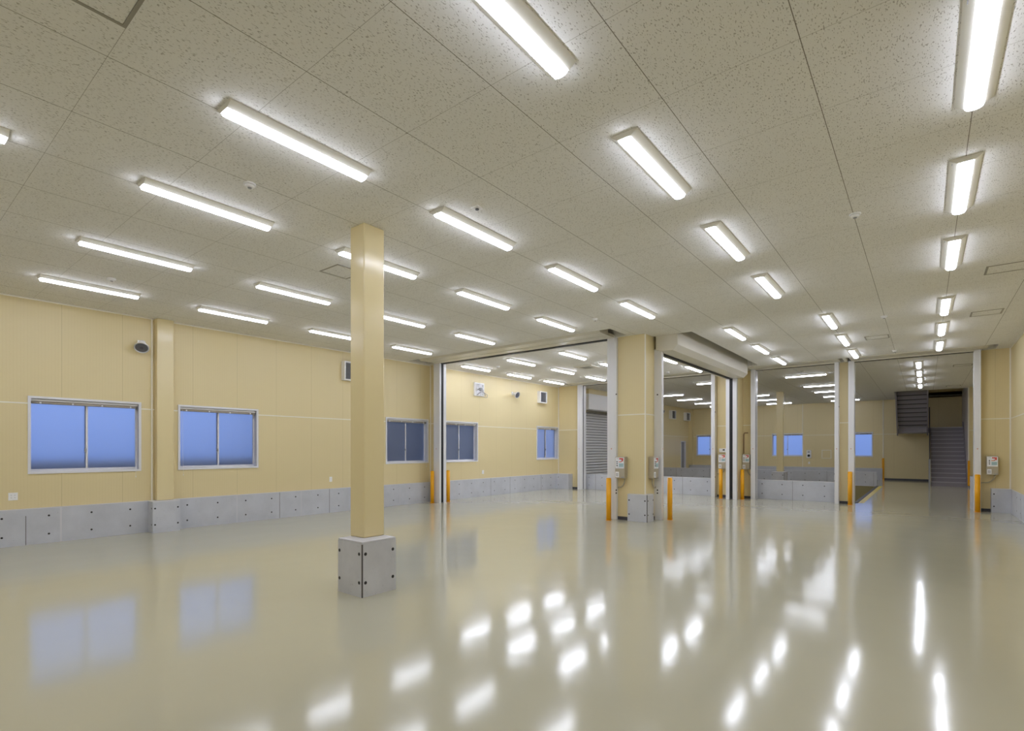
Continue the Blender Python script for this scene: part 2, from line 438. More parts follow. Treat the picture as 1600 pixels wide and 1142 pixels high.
# black skirtings
def skirt(lo, hi):
    bn[0] += 1; m_ = MB(); m_.box(lo, hi); struct(m_.build('baseboard_%d' % bn[0], 'skirting'))
skirt((-5.66, 11.165, 0), (-5.36, 11.18, .075)); skirt((-4.98, 11.44, 0), (-4.965, 11.68, .075))
for a, b in ((-11.5, -11.17), (-5.65, -5.14), (-4.80, -4.51), (-2.03, -1.79), (1.16, 1.36)): skirt((a, Y2 - .015, 0), (b, Y2, .075))
skirt((-1.73, YC - .015, 0), (0.2, YC, .09)); skirt((1.475, 29.385, 0), (XR, 29.40, .09))

# ------------------------------------------------------------------ columns
def post_on_plinth(cx0, cx1, cy0, cy1, b0, b1, c0, c1, label, bz=0.0, hole_faces=True, top=CH):
    t = thing('square_column', ((cx0 + cx1) / 2, (cy0 + cy1) / 2, max(bz, 0)), label, 'column')
    m_ = MB(); m_.box((cx0, cy0, BH), (cx1, cy1, top)); m_.build('shaft', 'column_paint', t, bevel=.012, seg=3)
    m_ = MB(); m_.box((b0, c0, bz), (b1, c1, BH - .018))
    if hole_faces:
        for z in (.16, .48):
            for x in (b0 + .075, b1 - .055): m_.cyl((x if x > b0 + .1 else b0 + .03, c0, z), (0, -1, 0), .019, .0015, 14, 1)
            for y in (c0 + .045, c1 - .045): m_.cyl((b1, y, z), (1, 0, 0), .019, .0015, 14, 1)
        m_.box((b1 - .012, c0 - .001, 0), (b1 + .001, c0 + .012, BH - .03), 4)
    m_.build('concrete_base', ['concrete_post', 'p_hole', 'joint', 'joint_light', 'crack'], t)
    m_ = MB(); m_.box((b0 + .002, c0 + .002, BH - .018), (b1 - .002, c1 - .002, BH)); m_.build('mortar_cap', 'concrete_cap', t, bevel=.006)
    return t
post_on_plinth(-5.345, -5.08, 3.67, 3.96, -5.345, -4.885, 3.505, 3.975, 'free-standing cream square column on grey concrete base in the front room')
post_on_plinth(-5.36, -5.09, 26.4, 26.68, -5.47, -4.95, 25.95, 26.75, 'distant cream square column on concrete base standing in the dock pit', bz=-1.1)
t = thing('pilaster', (XL + .1, 3.95, 0), 'cream pilaster against the left wall between the two nearest windows', 'column')
m_ = MB(); m_.box((XL + .001, 3.79, BH), (XL + .16, 4.09, CH)); m_.build('shaft', 'column_paint', t, bevel=.012, seg=3)
m_ = MB(); m_.box((XL + .001, 3.66, 0), (-11.86, 4.14, BH - .012)); m_.box((XL + .001, 3.66, BH - .012), (-11.86, 4.14, BH), 5)
for z in (.16, .48):
    for y in (3.70, 4.10): m_.cyl((-11.86, y, z), (1, 0, 0), .0165, .0015, 14, 1)
    m_.cyl((-11.92, 3.66, z), (0, -1, 0), .0165, .0015, 14, 1)
m_.build('concrete_base', ['concrete', 'p_hole', 'joint', 'joint_light', 'crack', 'concrete_cap'], t)
# plinth of the big partition pillar
t = struct(plinth('baseboard_pillar', [((-5.36, 11.06, 0), (-4.88, 11.42, BH))],
    [((x, 11.06, z), (0, -1, 0)) for x in (-5.32, -4.935) for z in (.16, .48)] + [((-4.88, y, z), (1, 0, 0)) for y in (11.11, 11.38) for z in (.16, .48)],
    [((-4.893, 11.059, 0), (-4.879, 11.073, BH), 4)]))

# ------------------------------------------------------------------ windows and blinds
wn = [0]
def window(tf, u0, u1, label_blind, cord_right=True, lock=True):
    wn[0] += 1
    z0, z1 = WZ
    p = tf((u0 + u1) / 2, 0, z0)
    w = thing('window_%d' % wn[0], p, None, None, None, 'structure')
    f = MB(tf); t = .035
    for a, b, c, d in ((u0 - .005, u1 + .005, z1 - t, z1 + .005), (u0 - .005, u1 + .005, z0 - .005, z0 + t), (u0 - .005, u0 + t, z0 + t, z1 - t), (u1 - t, u1 + .005, z0 + t, z1 - t)):
        f.box((a, -.02, c), (b, .018, d), 0)
    for a, b, c, d in ((u0, u1, z1 - .02, z1), (u0, u1, z0, z0 + .03), (u0, u0 + .02, z0 + .03, z1 - .02), (u1 - .02, u1, z0 + .03, z1 - .02)):
        f.box((a, -.22, c), (b, -.02, d), 1)
    f.build('window_frame', ['alu', 'alu_blue'], w)
    um = (u0 + u1) / 2
    for a, b, v, mm in ((u0 + .02, um + .02, -.12, 0), (um - .02, u1 - .02, -.155, 0)):
        s_ = MB(tf); k = .032
        s_.box((a, v - .012, z0 + .03), (a + k, v + .012, z1 - .02)); s_.box((b - k, v - .012, z0 + .03), (b, v + .012, z1 - .02))
        s_.box((a + k, v - .012, z0 + .03), (b - k, v + .012, z0 + .075)); s_.box((a + k, v - .012, z1 - .055), (b - k, v + .012, z1 - .02))
        so = s_.build('sash', 'alu', w)
        g_ = MB(tf); g_.box((a + k, v - .003, z0 + .075), (b - k, v + .003, z1 - .055)); g_.build('pane', 'glass', so)
    if lock:
        l_ = MB(tf); l_.box((um - .035, -.105, z0 + .38), (um - .005, -.08, z0 + .44)); l_.build('crescent_lock', 'plastic_grey', w, bevel=.006)
    bd = thing('roller_blind', tf(um, -.06, z1 - .05), label_blind, 'blind')
    h = MB(tf); h.box((u0 + .04, -.085, z1 - .075), (u1 - .04, -.03, z1 - .045)); h.build('head_rail', 'plastic', bd)
    h = MB(tf); h.cyl((u0 + .05, -.06, z1 - .10), (1, 0, 0), .024, u1 - u0 - .10, 16); h.build('rolled_fabric', 'blind', bd)
    for q in (.10, .37, .63, .90):
        uu = u0 + (u1 - u0) * q; h = MB(tf); h.cyl((uu - .012, -.028, z1 - .105), (1, 0, 0), .016, .024, 14); h.build('bracket_knob', 'plastic', bd)
    uc = u1 - .09 if cord_right else u0 + .09
    h = MB(tf); h.tube([(uc, -.02, z1 - .09), (uc, -.012, z0 + .6), (uc, .022, z0 + .05), (uc, .024, z0 - .10)], .0025, 6); h.cyl((uc, .024, z0 - .13), (0, 0, 1), .006, .03, 8); h.build('pull_cord', 'plastic', bd)
    return w
fl = F_left(XL)
window(fl, *WL[0], 'rolled-up blind in the leftmost window, nearest the camera')
window(fl, *WL[1], 'rolled-up blind in the window just right of the left-wall pilaster', cord_right=False)
window(fl, *WL[2], 'rolled-up blind in the darker window just right of the free-standing column')
window(fl, *WL[3], 'rolled-up blind in the window seen just inside the wide shutter opening')
window(fl, *WL[4], 'rolled-up blind in the left-wall window of the second room beside the louvred vent')
fb = F_back(YC)
window(fb, *WC[0], 'rolled-up blind in the leftmost far-wall window, seen right of the pillar')
window(fb, *WC[1], 'rolled-up blind in the far-wall window partly hidden by the distant column')
window(fb, *WC[2], 'rolled-up blind in the far-wall window nearest the staircase')

# ------------------------------------------------------------------ rolling shutters
def rail(parent, tf, u0, u1, v0, v1, z1, slot, face, mark=None):
    """guide rail: channel with the slot on side `face` ('u+','u-')"""
    r = MB(tf)
    s0, s1 = slot
    if face == 'u+': fl_, ba = (u0 + .03, u1), (u0, u0 + .03)
    else: fl_, ba = (u0, u1 - .03), (u1 - .03, u1)
    r.box((ba[0], v0, 0), (ba[1], v1, z1), 0)
    r.box((fl_[0], v0, 0), (fl_[1], s0, z1), 0); r.box((fl_[0], s1, 0), (fl_[1], v1, z1), 0)
    o = r.build('guide_rail', 'steel_rail', parent, bevel=.004)
    r = MB(tf); a = ba[1] - .001 if face == 'u+' else ba[0] - .001
    lo = fl_[0] if face == 'u+' else fl_[1] - (fl_[1] - fl_[0]) * .96
    hi = fl_[0] + (fl_[1] - fl_[0]) * .96 if face == 'u+' else fl_[1]
    r.box((lo, s0, 0.02), (hi, s1, z1 - .01)); r.build('slot_shade', 'black', o)  # black fill standing for the shade inside the open rail slot
    if mark:
        mu, mv, sgn = mark
        q = MB(tf); q.prism([(mu - .016, 1.665), (mu + .016, 1.665), (mu, 1.635)], 'v', mv, mv + sgn * .002, 0)
        q.box((mu - .022, min(mv, mv + sgn * .002), 1.668), (mu + .022, max(mv, mv + sgn * .002), 1.672), 1)
        q.build('level_mark', ['orange', 'plastic_grey'], o)
    return o
def grommets(parent, pts, d):
    for p in pts:
        q = MB(); q.cyl(p, d, .017, .006, 14); q.build('rubber_grommet', 'rubber', parent)
# frames: partition 1: (u=x, v=y)
idt = lambda u, v, z: (u, v, z)
t1 = thing('rolling_shutter', (-8.8, 11.2, 0), 'wide open rolling shutter between the front room and the bright second room', 'rolling shutter')
rail(t1, idt, -11.87, -11.60, 11.12, 11.40, CH, (11.185, 11.285), 'u+', (-11.75, 11.12, -1))
r1 = rail(t1, idt, -5.90, -5.66, 11.10, 11.38, CH, (11.185, 11.285), 'u-', (-5.79, 11.10, -1))
grommets(r1, [(-5.662, 11.09, 2.93), (-5.662, 11.09, .69), (-5.662, 11.09, .62)], (1, -.6, 0))
m_ = MB(); m_.prism([(10.32, 4.95), (10.32, 4.40), (10.40, 4.30), (10.46, 4.262), (10.80, 4.262), (10.80, 4.95)], 'u', -11.72, -5.72); m_.build('housing', 'shutter_case', t1)
m_ = MB(); m_.box((-11.72, 10.82, 4.26), (-5.72, 11.10, 4.33)); m_.build('soffit_plate', 'shutter_case', t1)
m_ = MB(); m_.box((-11.60, 11.165, 4.252), (-5.90, 11.30, CH + .001)); m_.build('slot_dark', 'black', t1)  # black strip stands in for the dark of the open ceiling slot

fx = lambda u, v, z: (v, u, z)   # u = y, v = x
t2 = thing('rolling_shutter', (-4.97, 14.8, 0), 'open rolling shutter with boxed housing right of the pillar, along the side wall', 'rolling shutter')
r2 = rail(t2, fx, 11.68, 11.80, -5.14, -4.80, 3.985, (-5.025, -4.925), 'u+', (-4.86, 11.68, -1) if False else None)
q = MB(); q.prism([(11.725, 1.665), (11.757, 1.665), (11.741, 1.635)], 'u', -4.80, -4.798, 0); q.build('level_mark', 'orange', r2)
grommets(r2, [(-4.90, 11.68, 2.92), (-4.90, 11.68, .69), (-4.90, 11.68, .62)], (0, -1, 0))
rail(t2, fx, 17.85, 17.97, -5.14, -4.80, 3.985, (-5.025, -4.925), 'u-')
m_ = MB(); m_.prism([(-4.92, 4.90), (-4.92, 3.955), (-4.80, 3.92), (-4.52, 3.91), (-4.40, 4.03), (-4.40, 4.90)], 'v', 11.62, 17.60); m_.build('housing', 'shutter_case', t2, bevel=.006)
m_ = MB(); m_.box((-5.14, 11.80, 3.945), (-5.04, 17.85, 3.985)); m_.box((-4.95, 11.80, 3.957), (-4.925, 17.85, 3.985)); m_.build('soffit_plate', 'shutter_case', t2)
m_ = MB(); m_.box((-5.05, 11.80, 3.935), (-4.95, 17.85, 3.984)); m_.build('slot_dark', 'black', t2)  # shade of the soffit slot, put in as a black strip

def far_shutter(x0, x1, w0, w1, hx0, hx1, label, marks=True, post0=None):
    t = thing('rolling_shutter', ((x0 + x1) / 2, 18.5, 0), label, 'rolling shutter')
    a = rail(t, idt, x0, x0 + w0, 18.40, 18.72, CH, (18.48, 18.54), 'u+', (x0 + min(w0, .14) / 2, 18.40, -1))
    b = rail(t, idt, x1 - w1, x1, 18.40, 18.72, CH, (18.48, 18.54), 'u-', (x1 - w1 / 2, 18.40, -1))
    m_ = MB(); m_.box((hx0, 17.82, 4.262), (hx1, 18.36, 4.85)); m_.build('housing', 'shutter_case', t, bevel=.02)
    m_ = MB(); m_.box((x0 + w0, 18.36, 4.235), (x1 - w1, 18.475, 4.262)); m_.box((x0 + w0, 18.55, 4.235), (x1 - w1, 18.70, 4.262)); m_.build('soffit_plate', 'shutter_case', t)
    m_ = MB(); m_.box((x0 + w0, 18.465, 4.228), (x1 - w1, 18.56, 4.265)); m_.build('slot_dark', 'black', t)  # black strip in place of the shade within the curtain slot
    for xx, dx in ((x0 + w0, .004), (x1 - w1 - .05, .004)):
        pass
    return t, a, b
t3, a3, b3 = far_shutter(-11.14, -5.66, .22, .13, -11.3, -5.62, 'open rolling shutter at the far end of the bright second room')
grommets(b3, [(-5.657, 18.41, 2.92), (-5.657, 18.41, .69)], (1, -.3, 0))
t4, a4, b4 = far_shutter(-4.51, -2.03, .14, .11, -4.5, -1.98, 'narrow open rolling shutter in the far partition with a concrete parapet behind')
grommets(b4, [(-2.027, 18.41, 2.92)], (1, -.3, 0))
t5, a5, b5 = far_shutter(-1.79, 1.16, .15, .14, -1.72, 1.28, 'open rolling shutter in the far partition in front of the staircase')

# closed shutter on the dock wall with its housing
t = thing('closed_shutter', (-12.0, 21.7, 0), 'closed silver slatted shutter with box housing beyond the end of the bright second room', 'rolling shutter')
m_ = MB(); z = -1.09
pr = []
k = 0
while z < 3.36:
    pr += [(-11.99, z), (-11.955, z + .03), (-11.950, z + .075), (-11.965, z + .105), (-12.0, z + .115)]
    z += .125; k += 1
prof = [(-12.02, -1.09)] + pr + [(-12.02, z)]
m_.prism(prof, 'v', 19.9, 23.6, 0)
z = -1.09
while z < 3.36: m_.box((-12.0, 19.9, z + .112), (-11.972, 23.6, z + .130), 1); z += .125
m_.build('slat_curtain', ['slat', 'slat_gap'], t)
m_ = MB(); m_.box((-12.16, 19.78, 3.38), (-11.40, 23.7, 4.06)); m_.build('housing', 'plastic', t, bevel=.008)
m_ = MB(); m_.box((-12.16, 19.80, 3.30), (-11.80, 23.65, 3.38)); m_.build('lintel_plate', 'frame_grey', t)
m_ = MB(); m_.box((-12.165, 19.78, 4.06), (-11.40, 23.7, CH)); struct(m_.build('wall_bulkhead', 'panel_left'))
m_ = MB(F_left(XL + .03)); m_.box((32.72, -.12, 0), (33.55, -.08, 2.14))
d_ = thing('door_1', (-12.17, 33.1, 0), None, None, None, 'structure'); m_.build('door_leaf', 'plastic_grey', d_)
m_ = MB(F_left(XL + .03)); m_.box((32.70, -.08, 0), (32.76, .02, 2.16)); m_.box((33.51, -.08, 0), (33.57, .02, 2.16)); m_.box((32.76, -.08, 2.10), (33.51, .02, 2.16)); m_.build('door_frame', 'alu', d_)

# ------------------------------------------------------------------ bollards
bp = thing('bollard', (0, 0, 0))
m_ = MB(); m_.cyl((0, 0, 0), (0, 0, 1), .057, .965, 28); m_.cyl((0, 0, .965), (0, 0, 1), .057, .012, 28, 0, .050); m_.build('post', 'yellow', bp)
m_ = MB(); m_.cyl((0, 0, .977), (0, 0, 1), .050, .006, 28, 0, .042); m_.build('top_cap', 'yellow', bp)
m_ = MB(); m_.cyl((0, 0, 0), (0, 0, 1), .068, .006, 28); m_.build('floor_collar', 'yellow', bp)
spots = [(-11.83, 11.03, 'yellow bollard at the left jamb of the wide shutter, on the near side'),
         (-11.74, 11.62, 'yellow bollard at the left jamb of the wide shutter, on the far side'),
         (-5.745, 10.88, 'yellow bollard left of the big pillar, in front of the grey control box'),
         (-4.665, 11.84, 'yellow bollard right of the big pillar, nearest to the concrete plinth corner'),
         (-5.35, 18.02, 'yellow bollard left of the black vertical shutter slot, under the control box with thermostat'),
         (-4.69, 18.10, 'yellow bollard right of the black vertical shutter slot'),
         (-1.735, 18.31, 'yellow bollard in front of the left jamb of the staircase opening'),
         (1.085, 18.31, 'yellow bollard in front of the right jamb of the staircase opening')]
for i, (x, y, l) in enumerate(spots):
    o = bp if i == 0 else copy_tree(bp)
    o.location = (x, y, 0); tag(o, l, 'bollard', 'yellow bollards')
for nme, lo, hi, l in (('corner_guard', (-1.80, YC - .05, 0), (-1.70, YC, 1.16), 'yellow corner guard on the far wall left of the stairs'),
                       ('corner_guard', (1.425, 29.36, 0.08), (1.50, 29.42, 1.16), 'yellow corner guard at the right side of the staircase foot')):
    m_ = MB(); m_.box(lo, hi); tag(m_.build(nme, 'yellow', bevel=.01), l, 'corner guard', 'yellow corner guards')

# ------------------------------------------------------------------ shutter control boxes
def control_box(tf, u0, u1, z0, z1, label, pipe, depth=.16, vb=0.0):
    p = tf((u0 + u1) / 2, 0, z0)
    t = thing('shutter_control_box', p, label, 'control box')
    w = u1 - u0; v = vb + depth
    m_ = MB(tf); m_.box((u0, vb, z0), (u1, v, z1)); m_.build('box_body', 'box_steel', t, bevel=.006)
    m_ = MB(tf); m_.box((u0 + .012, v, z1 - .27), (u1 - .012, v + .003, z1 - .015), 0)
    m_.box((u0 + w * .45, v + .003, z1 - .06), (u1 - w * .12, v + .004, z1 - .03), 1)
    m_.box((u0 + w * .62, v + .003, z1 - .105), (u1 - w * .14, v + .004, z1 - .06), 1)
    m_.box((u0 + w * .46, v + .004, z1 - .09), (u0 + w * .72, v + .005, z1 - .065), 0)
    m_.box((u0 + w * .15, v + .003, z1 - .045), (u0 + w * .38, v + .004, z1 - .038), 3)
    m_.box((u0 + w * .40, v + .003, z1 - .125), (u1 - w * .30, v + .004, z1 - .108), 4)
    m_.box((u0 + w * .42, v + .003, z1 - .235), (u1 - w * .10, v + .004, z1 - .15), 2)
    for k in range(4): m_.box((u0 + w * .45, v + .004, z1 - .225 + k * .018), (u1 - w * .16, v + .0045, z1 - .221 + k * .018), 3)
    m_.build('instruction_label', ['label', 'red', 'cyan', 'plastic_grey', 'orange'], t)
    pn = MB(tf); pn.box((u0 + w * .14, v + .003, z1 - .235), (u0 + w * .34, v + .006, z1 - .085)); pno = pn.build('button_plate', 'label', t)
    for k, zz in enumerate((.115, .16, .205)):
        q = MB(tf); q.cyl((u0 + w * .24, v + .006, z1 - zz), (0, 1, 0), .013, .012, 14); q.build('push_button', 'black' if k != 1 else 'stair_dark', pno)
    m_ = MB(tf); m_.box((u0 + .012, v, z0 + .02), (u0 + w * .42, v + .003, z0 + .15), 0)
    m_.box((u0 + w * .14, v + .003, z0 + .04), (u0 + w * .20, v + .004, z0 + .12), 1); m_.box((u0 + w * .26, v + .003, z0 + .04), (u0 + w * .32, v + .004, z0 + .12), 1)
    m_.build('notice_label', ['label', 'plastic_grey'], t)
    m_ = MB(tf); m_.box((u0 + w * .65, v, z0 + .012), (u1 - .012, v + .002, z0 + .035)); m_.build('lower_tab', 'plastic_grey', t)
    if pipe:
        us, ue, ze = pipe
        pts = []
        for k in range(13):
            a = k / 12 * PI / 2
            pts.append((us + (ue - us) * (1 - math.cos(a)) * .75, vb + depth * .5 * (1 - k / 12 * .4), z0 + (ze - z0) * math.sin(a)))
        pts = [(us, vb + depth * .5, z0 + .0)] + pts[1:] + [(ue, vb + depth * .3, ze)]
        m_ = MB(tf); m_.tube(pts, .015, 10); m_.cyl((us, vb + depth * .5, z0 - .03), (0, 0, 1), .022, .03, 12); m_.build('conduit', 'conduit', t)
    return t
control_box(F_back(11.18), -5.655, -5.415, .975, 1.47, 'beige shutter control box on the left face of the big pillar', (-5.45, -5.64, .755))
control_box(F_left(-4.98), 11.35, 11.62, .975, 1.47, 'beige shutter control box on the right side face of the pillar, seen sideways', (11.42, 11.66, .755), depth=.13)
control_box(F_back(Y2), -5.57, -5.32, .975, 1.47, 'shutter control box below the white thermostat on the far partition', (-5.40, -5.64, .80), depth=.14)
control_box(F_back(Y2), -4.79, -4.56, .975, 1.475, 'shutter control box right of the black vertical shutter slot, behind a bollard', (-4.63, -4.53, .78), depth=.14)
control_box(F_back(Y2), 1.27, 1.50, .975, 1.465, 'shutter control box on the partition near the right wall, above the concrete corner block', (1.44, 1.17, .76), depth=.16)
t = thing('thermostat', (-5.45, Y2, 1.54), 'white wall thermostat with small dark display above a shutter control box', 'thermostat')
m_ = MB(F_back(Y2)); m_.box((-5.57, 0, 1.54), (-5.34, .05, 1.67)); m_.build('casing', 'plastic', t, bevel=.006)
m_ = MB(F_back(Y2)); m_.box((-5.45, .05, 1.60), (-5.38, .053, 1.64)); m_.build('display', 'black', t)
t = MB(F_back(Y2)); t.tube([(-4.80 + .03, .02, 1.50), (-4.80 + .03, .02, 2.15), (-4.80 + .05, .02, 2.19), (-4.64, .02, 2.19)], .012, 8)
tag(t.build('conduit_pipe', 'brown'), 'thin brown conduit beside the black vertical shutter slot, bending right', 'conduit')

# ------------------------------------------------------------------ small wall fittings
def outlet(tf, u, z, w, h, label, gangs=1):
    t = thing('wall_socket', tf(u, 0, z), label, 'socket')
    m_ = MB(tf); m_.box((u - w / 2, 0, z - h / 2), (u + w / 2, .01, z + h / 2)); p_ = m_.build('cover_plate', 'plastic', t, bevel=.003)
    for k in range(gangs):
        uu = u + (k - (gangs - 1) / 2) * .046
        for dz in (-.022, .022):
            m_ = MB(tf); m_.box((uu - .006, .01, z + dz - .006), (uu - .003, .011, z + dz + .006)); m_.box((uu + .003, .01, z + dz - .006), (uu + .006, .011, z + dz + .006)); m_.build('socket_slot', 'grille', p_)
outlet(fl, 1.71, .84, .12, .13, 'white double wall socket below the leftmost window', 2)
outlet(fl, 7.78, .86, .08, .13, 'white wall socket on the left wall left of the free-standing column')
outlet(fl, 13.78, .84, .10, .13, 'white wall socket on the left wall of the bright second room')
outlet(F_back(Y2), -11.23, .86, .09, .13, 'white wall socket beside the jamb of the far shutter')
outlet(fb, -5.24, .85, .09, .13, 'small white socket on the far wall under the round-dial panel')

def speaker(tf, u, z, label, tilt=(.25, .75, -.6)):
    t = thing('horn_speaker', tf(u, 0, z), label, 'speaker')
    m_ = MB(tf); m_.box((u - .05, 0, z + .02), (u + .03, .025, z + .14)); m_.box((u - .03, .02, z + .05), (u + .01, .16, z + .09)); m_.build('wall_bracket', 'plastic', t, bevel=.004)
    d = Vector(tilt).normalized(); p = Vector((u - .01, .15, z + .05))
    m_ = MB(tf); m_.cyl(p - d * .06, d, .05, .06, 24, 0, .065); m_.cyl(p, d, .065, .10, 28, 0, .125); m_.cyl(p + d * .10, d, .125, .025, 28, 0, .125, False)
    m_.build('horn', 'plastic', t)
    m_ = MB(tf); m_.cyl(p + d * .115, d, .105, .004, 28, 0, .102); 
    m_.build('speaker_grille', 'grille', t)
    m_ = MB(tf); m_.cyl(p + d * .119, d, .03, .003, 20); m_.build('dust_cap', 'dark_gap', t)
speaker(fl, 3.55, 3.66, 'white round speaker high on the left wall beside the pilaster', (-.25, .6, -.75))
speaker(fl, 15.45, 3.66, 'white round speaker high on the wall of the bright second room', (.0, .85, -.35))
speaker(F_left(XL + .03), 29.3, 3.80, 'tiny wall speaker in the dock hall left of the two louvred vents', (.0, .85, -.35))

def vent_hood(tf, u0, u1, z0, z1, label, d=.15):
    t = thing('vent_hood', tf((u0 + u1) / 2, 0, z0), label, 'vent')
    m_ = MB(tf); k = .035
    for a, b, c, e in ((u0, u1, z1 - k, z1), (u0, u1, z0, z0 + k), (u0, u0 + k, z0 + k, z1 - k), (u1 - k, u1, z0 + k, z1 - k)): m_.box((a, 0, c), (b, d, e))
    m_.build('casing', 'plastic', t)
    m_ = MB(tf); n_ = 12; h = (z1 - z0 - 2 * k) / n_
    m_.box((u0 + k, 0, z0 + k), (u1 - k, d * .35, z1 - k))
    for i in range(n_):
        z = z0 + k + i * h; m_.prism([(d * .45, z), (d * .85, z + h * .5), (d * .85, z + h * .75), (d * .45, z + h * .3)], 'u', u0 + k, u1 - k)
    m_.build('louvre', 'plastic_grey', t)
vent_hood(fl, 8.10, 8.62, 3.48, 3.99, 'square louvred wall vent partly hidden behind the free-standing column')
vent_hood(fl, 17.07, 17.55, 3.50, 3.97, 'square louvred wall vent in the bright second room, far right of the fan')
fd = F_left(XL + .03)
vent_hood(fd, 30.75, 31.4, 3.48, 4.0, 'left of the two small louvred vents in the dock hall', .2)
vent_hood(fd, 33.2, 33.9, 3.48, 4.0, 'right of the two small louvred vents in the dock hall, nearest the far corner', .2)
# exhaust fan
t = thing('wall_fan', (XL, 13.55, 3.7), 'white wall exhaust fan with exposed blades in the bright second room', 'fan')
m_ = MB(fl); u0, u1, z0, z1 = 13.29, 13.79, 3.49, 3.95
for a, b, c, e in ((u0, u1, z1 - .05, z1), (u0, u1, z0, z0 + .05), (u0, u0 + .05, z0 + .05, z1 - .05), (u1 - .05, u1, z0 + .05, z1 - .05)): m_.box((a, 0, c), (b, .06, e))
m_.box((u0 + .05, 0, z0 + .05), (u1 - .05, .012, z1 - .05)); m_.build('mounting_frame', 'plastic', t, bevel=.004)
m_ = MB(fl)
for k in range(5):
    a = 2 * PI * k / 5 + .3; c_, s_ = math.cos(a), math.sin(a); cx, cz = 13.54, 3.72
    pts = [(.04, -.03), (.20, -.09), (.205, .05), (.04, .03)]
    A = [(cx + x * c_ - y * s_, .07 + (.03 if y > 0 else -.01), cz + x * s_ + y * c_) for x, y in pts]
    B = [(p[0], p[1] + .004, p[2]) for p in A]
    va = [m_.bm.verts.new(fl(*p)) for p in A]; vb = [m_.bm.verts.new(fl(*p)) for p in B]
    for i in range(4): m_._f([va[i], va[(i + 1) % 4], vb[(i + 1) % 4], vb[i]], 0)
    m_._f(va[::-1], 0); m_._f(vb, 0)
m_.build('fan_blades', 'slat', t)
m_ = MB(fl); m_.cyl((13.54, .03, 3.72), (0, 1, 0), .055, .13, 20); m_.build('motor', 'plastic_grey', t)
m_ = MB(fl); m_.tube([(13.40, .06, 3.52), (13.45, .17, 3.60), (13.54, .18, 3.64), (13.66, .17, 3.60), (13.78, .12, 3.52)], .012, 8)
m_.tube([(13.78, .07, 3.62), (13.88, .13, 3.55), (13.86, .14, 3.46), (13.74, .08, 3.46)], .008, 8); m_.build('cord_bracket', 'plastic_grey', t)

# fittings on the far wall
t = thing('call_panel', (-5.25, YC, 1.12), 'white upright wall panel with black round dial right of the far window', 'panel')
m_ = MB(fb); m_.box((-5.37, 0, 1.12), (-5.12, .09, 1.59)); m_.build('casing', 'plastic', t, bevel=.03)
m_ = MB(fb); m_.cyl((-5.245, .09, 1.27), (0, 1, 0), .07, .012, 20); m_.build('round_dial', 'black', t)
m_ = MB(fb); m_.box((-5.30, .09, 1.44), (-5.19, .095, 1.52)); m_.build('nameplate', 'plastic_grey', t)
t = thing('access_panel', (-4.37, YC, 1.11), 'square framed access panel in the far wall near the narrow opening jamb', 'access panel')
m_ = MB(fb)
for a, b, c, e in ((-4.61, -4.14, 1.57, 1.60), (-4.61, -4.14, 1.11, 1.14), (-4.61, -4.58, 1.14, 1.57), (-4.17, -4.14, 1.14, 1.57)): m_.box((a, 0, c), (b, .02, e))
m_.build('frame', 'white_trim', t)
m_ = MB(fb); m_.box((-4.58, 0, 1.14), (-4.17, .006, 1.57)); m_.build('door', 'panel_cross', t)

# ------------------------------------------------------------------ ceiling fittings
def hatch(x0, y0, w, label):
    t = thing('ceiling_hatch', (x0 + w / 2, y0 + w / 2, CH), label, 'hatch', None)
    m_ = MB(); k = .022; z0, z1 = CH - .006, CH + .001
    for a, b, c, e in ((x0, x0 + w, y0, y0 + k), (x0, x0 + w, y0 + w - k, y0 + w), (x0, x0 + k, y0 + k, y0 + w - k), (x0 + w - k, x0 + w, y0 + k, y0 + w - k)): m_.box((a, c, z0), (b, e, z1))
    m_.build('frame', 'frame_grey', t)
    m_ = MB()
    for a, b, c, e in ((x0 - .004, x0, y0, y0 + w), (x0 + w, x0 + w + .004, y0, y0 + w)): m_.box((a, c, CH - .002), (b, e, CH + .001))
    m_.build('shadow_gap', 'dark_gap', t)
    m_ = MB(); m_.box((x0 + k + .003, y0 + k + .003, CH - .003), (x0 + w - k - .003, y0 + w - k - .003, CH + .001)); m_.build('door', 'ceiling', t)
hatch(-3.90, .60, .46, 'square ceiling hatch at the top left corner of the picture')
hatch(-6.99, 4.27, .46, 'square ceiling hatch half hidden behind the free-standing column')
hatch(.70, 10.12, .46, 'square ceiling hatch near the right wall, nearest the camera')
hatch(.70, 13.30, .46, 'square ceiling hatch near the right wall, second from the camera')
hatch(-1.11, 14.68, .46, 'square ceiling hatch between the two rows of lamps before the staircase opening')
hatch(.70, 21.3, .46, 'ceiling hatch just beyond the staircase opening')
hatch(.70, 28.1, .46, 'ceiling hatch right in front of the staircase')
det = [(-5.23, 2.44, 'round smoke detector above the second lamp row, upper left of the free-standing column'),
       (-9.80, 2.48, 'round smoke detector above the leftmost window'),
       (-.61, 6.94, 'round smoke detector on the bare ceiling joint left of the rightmost lamp row'),
       (-.63, 12.63, 'small round detector on the ceiling joint above the staircase opening, middle one'),
       (-.63, 17.18, 'small round detector on the ceiling right above the staircase opening'),
       (-5.2, 9.28, 'round smoke detector on the ceiling in front of the big pillar'),
       (-10.58, 12.68, 'round smoke detector on the ceiling of the bright second room above the fan'),
       (-6.84, 17.21, 'round smoke detector on the ceiling seen through the opening right of the pillar'),
       (-3.25, 19.9, 'round smoke detector on the dock hall ceiling above the narrow opening')]
dt = thing('smoke_detector', (0, 0, CH))
m_ = MB(); m_.cyl((0, 0, CH), (0, 0, -1), .056, .018, 24); m_.build('base_ring', 'plastic', dt)
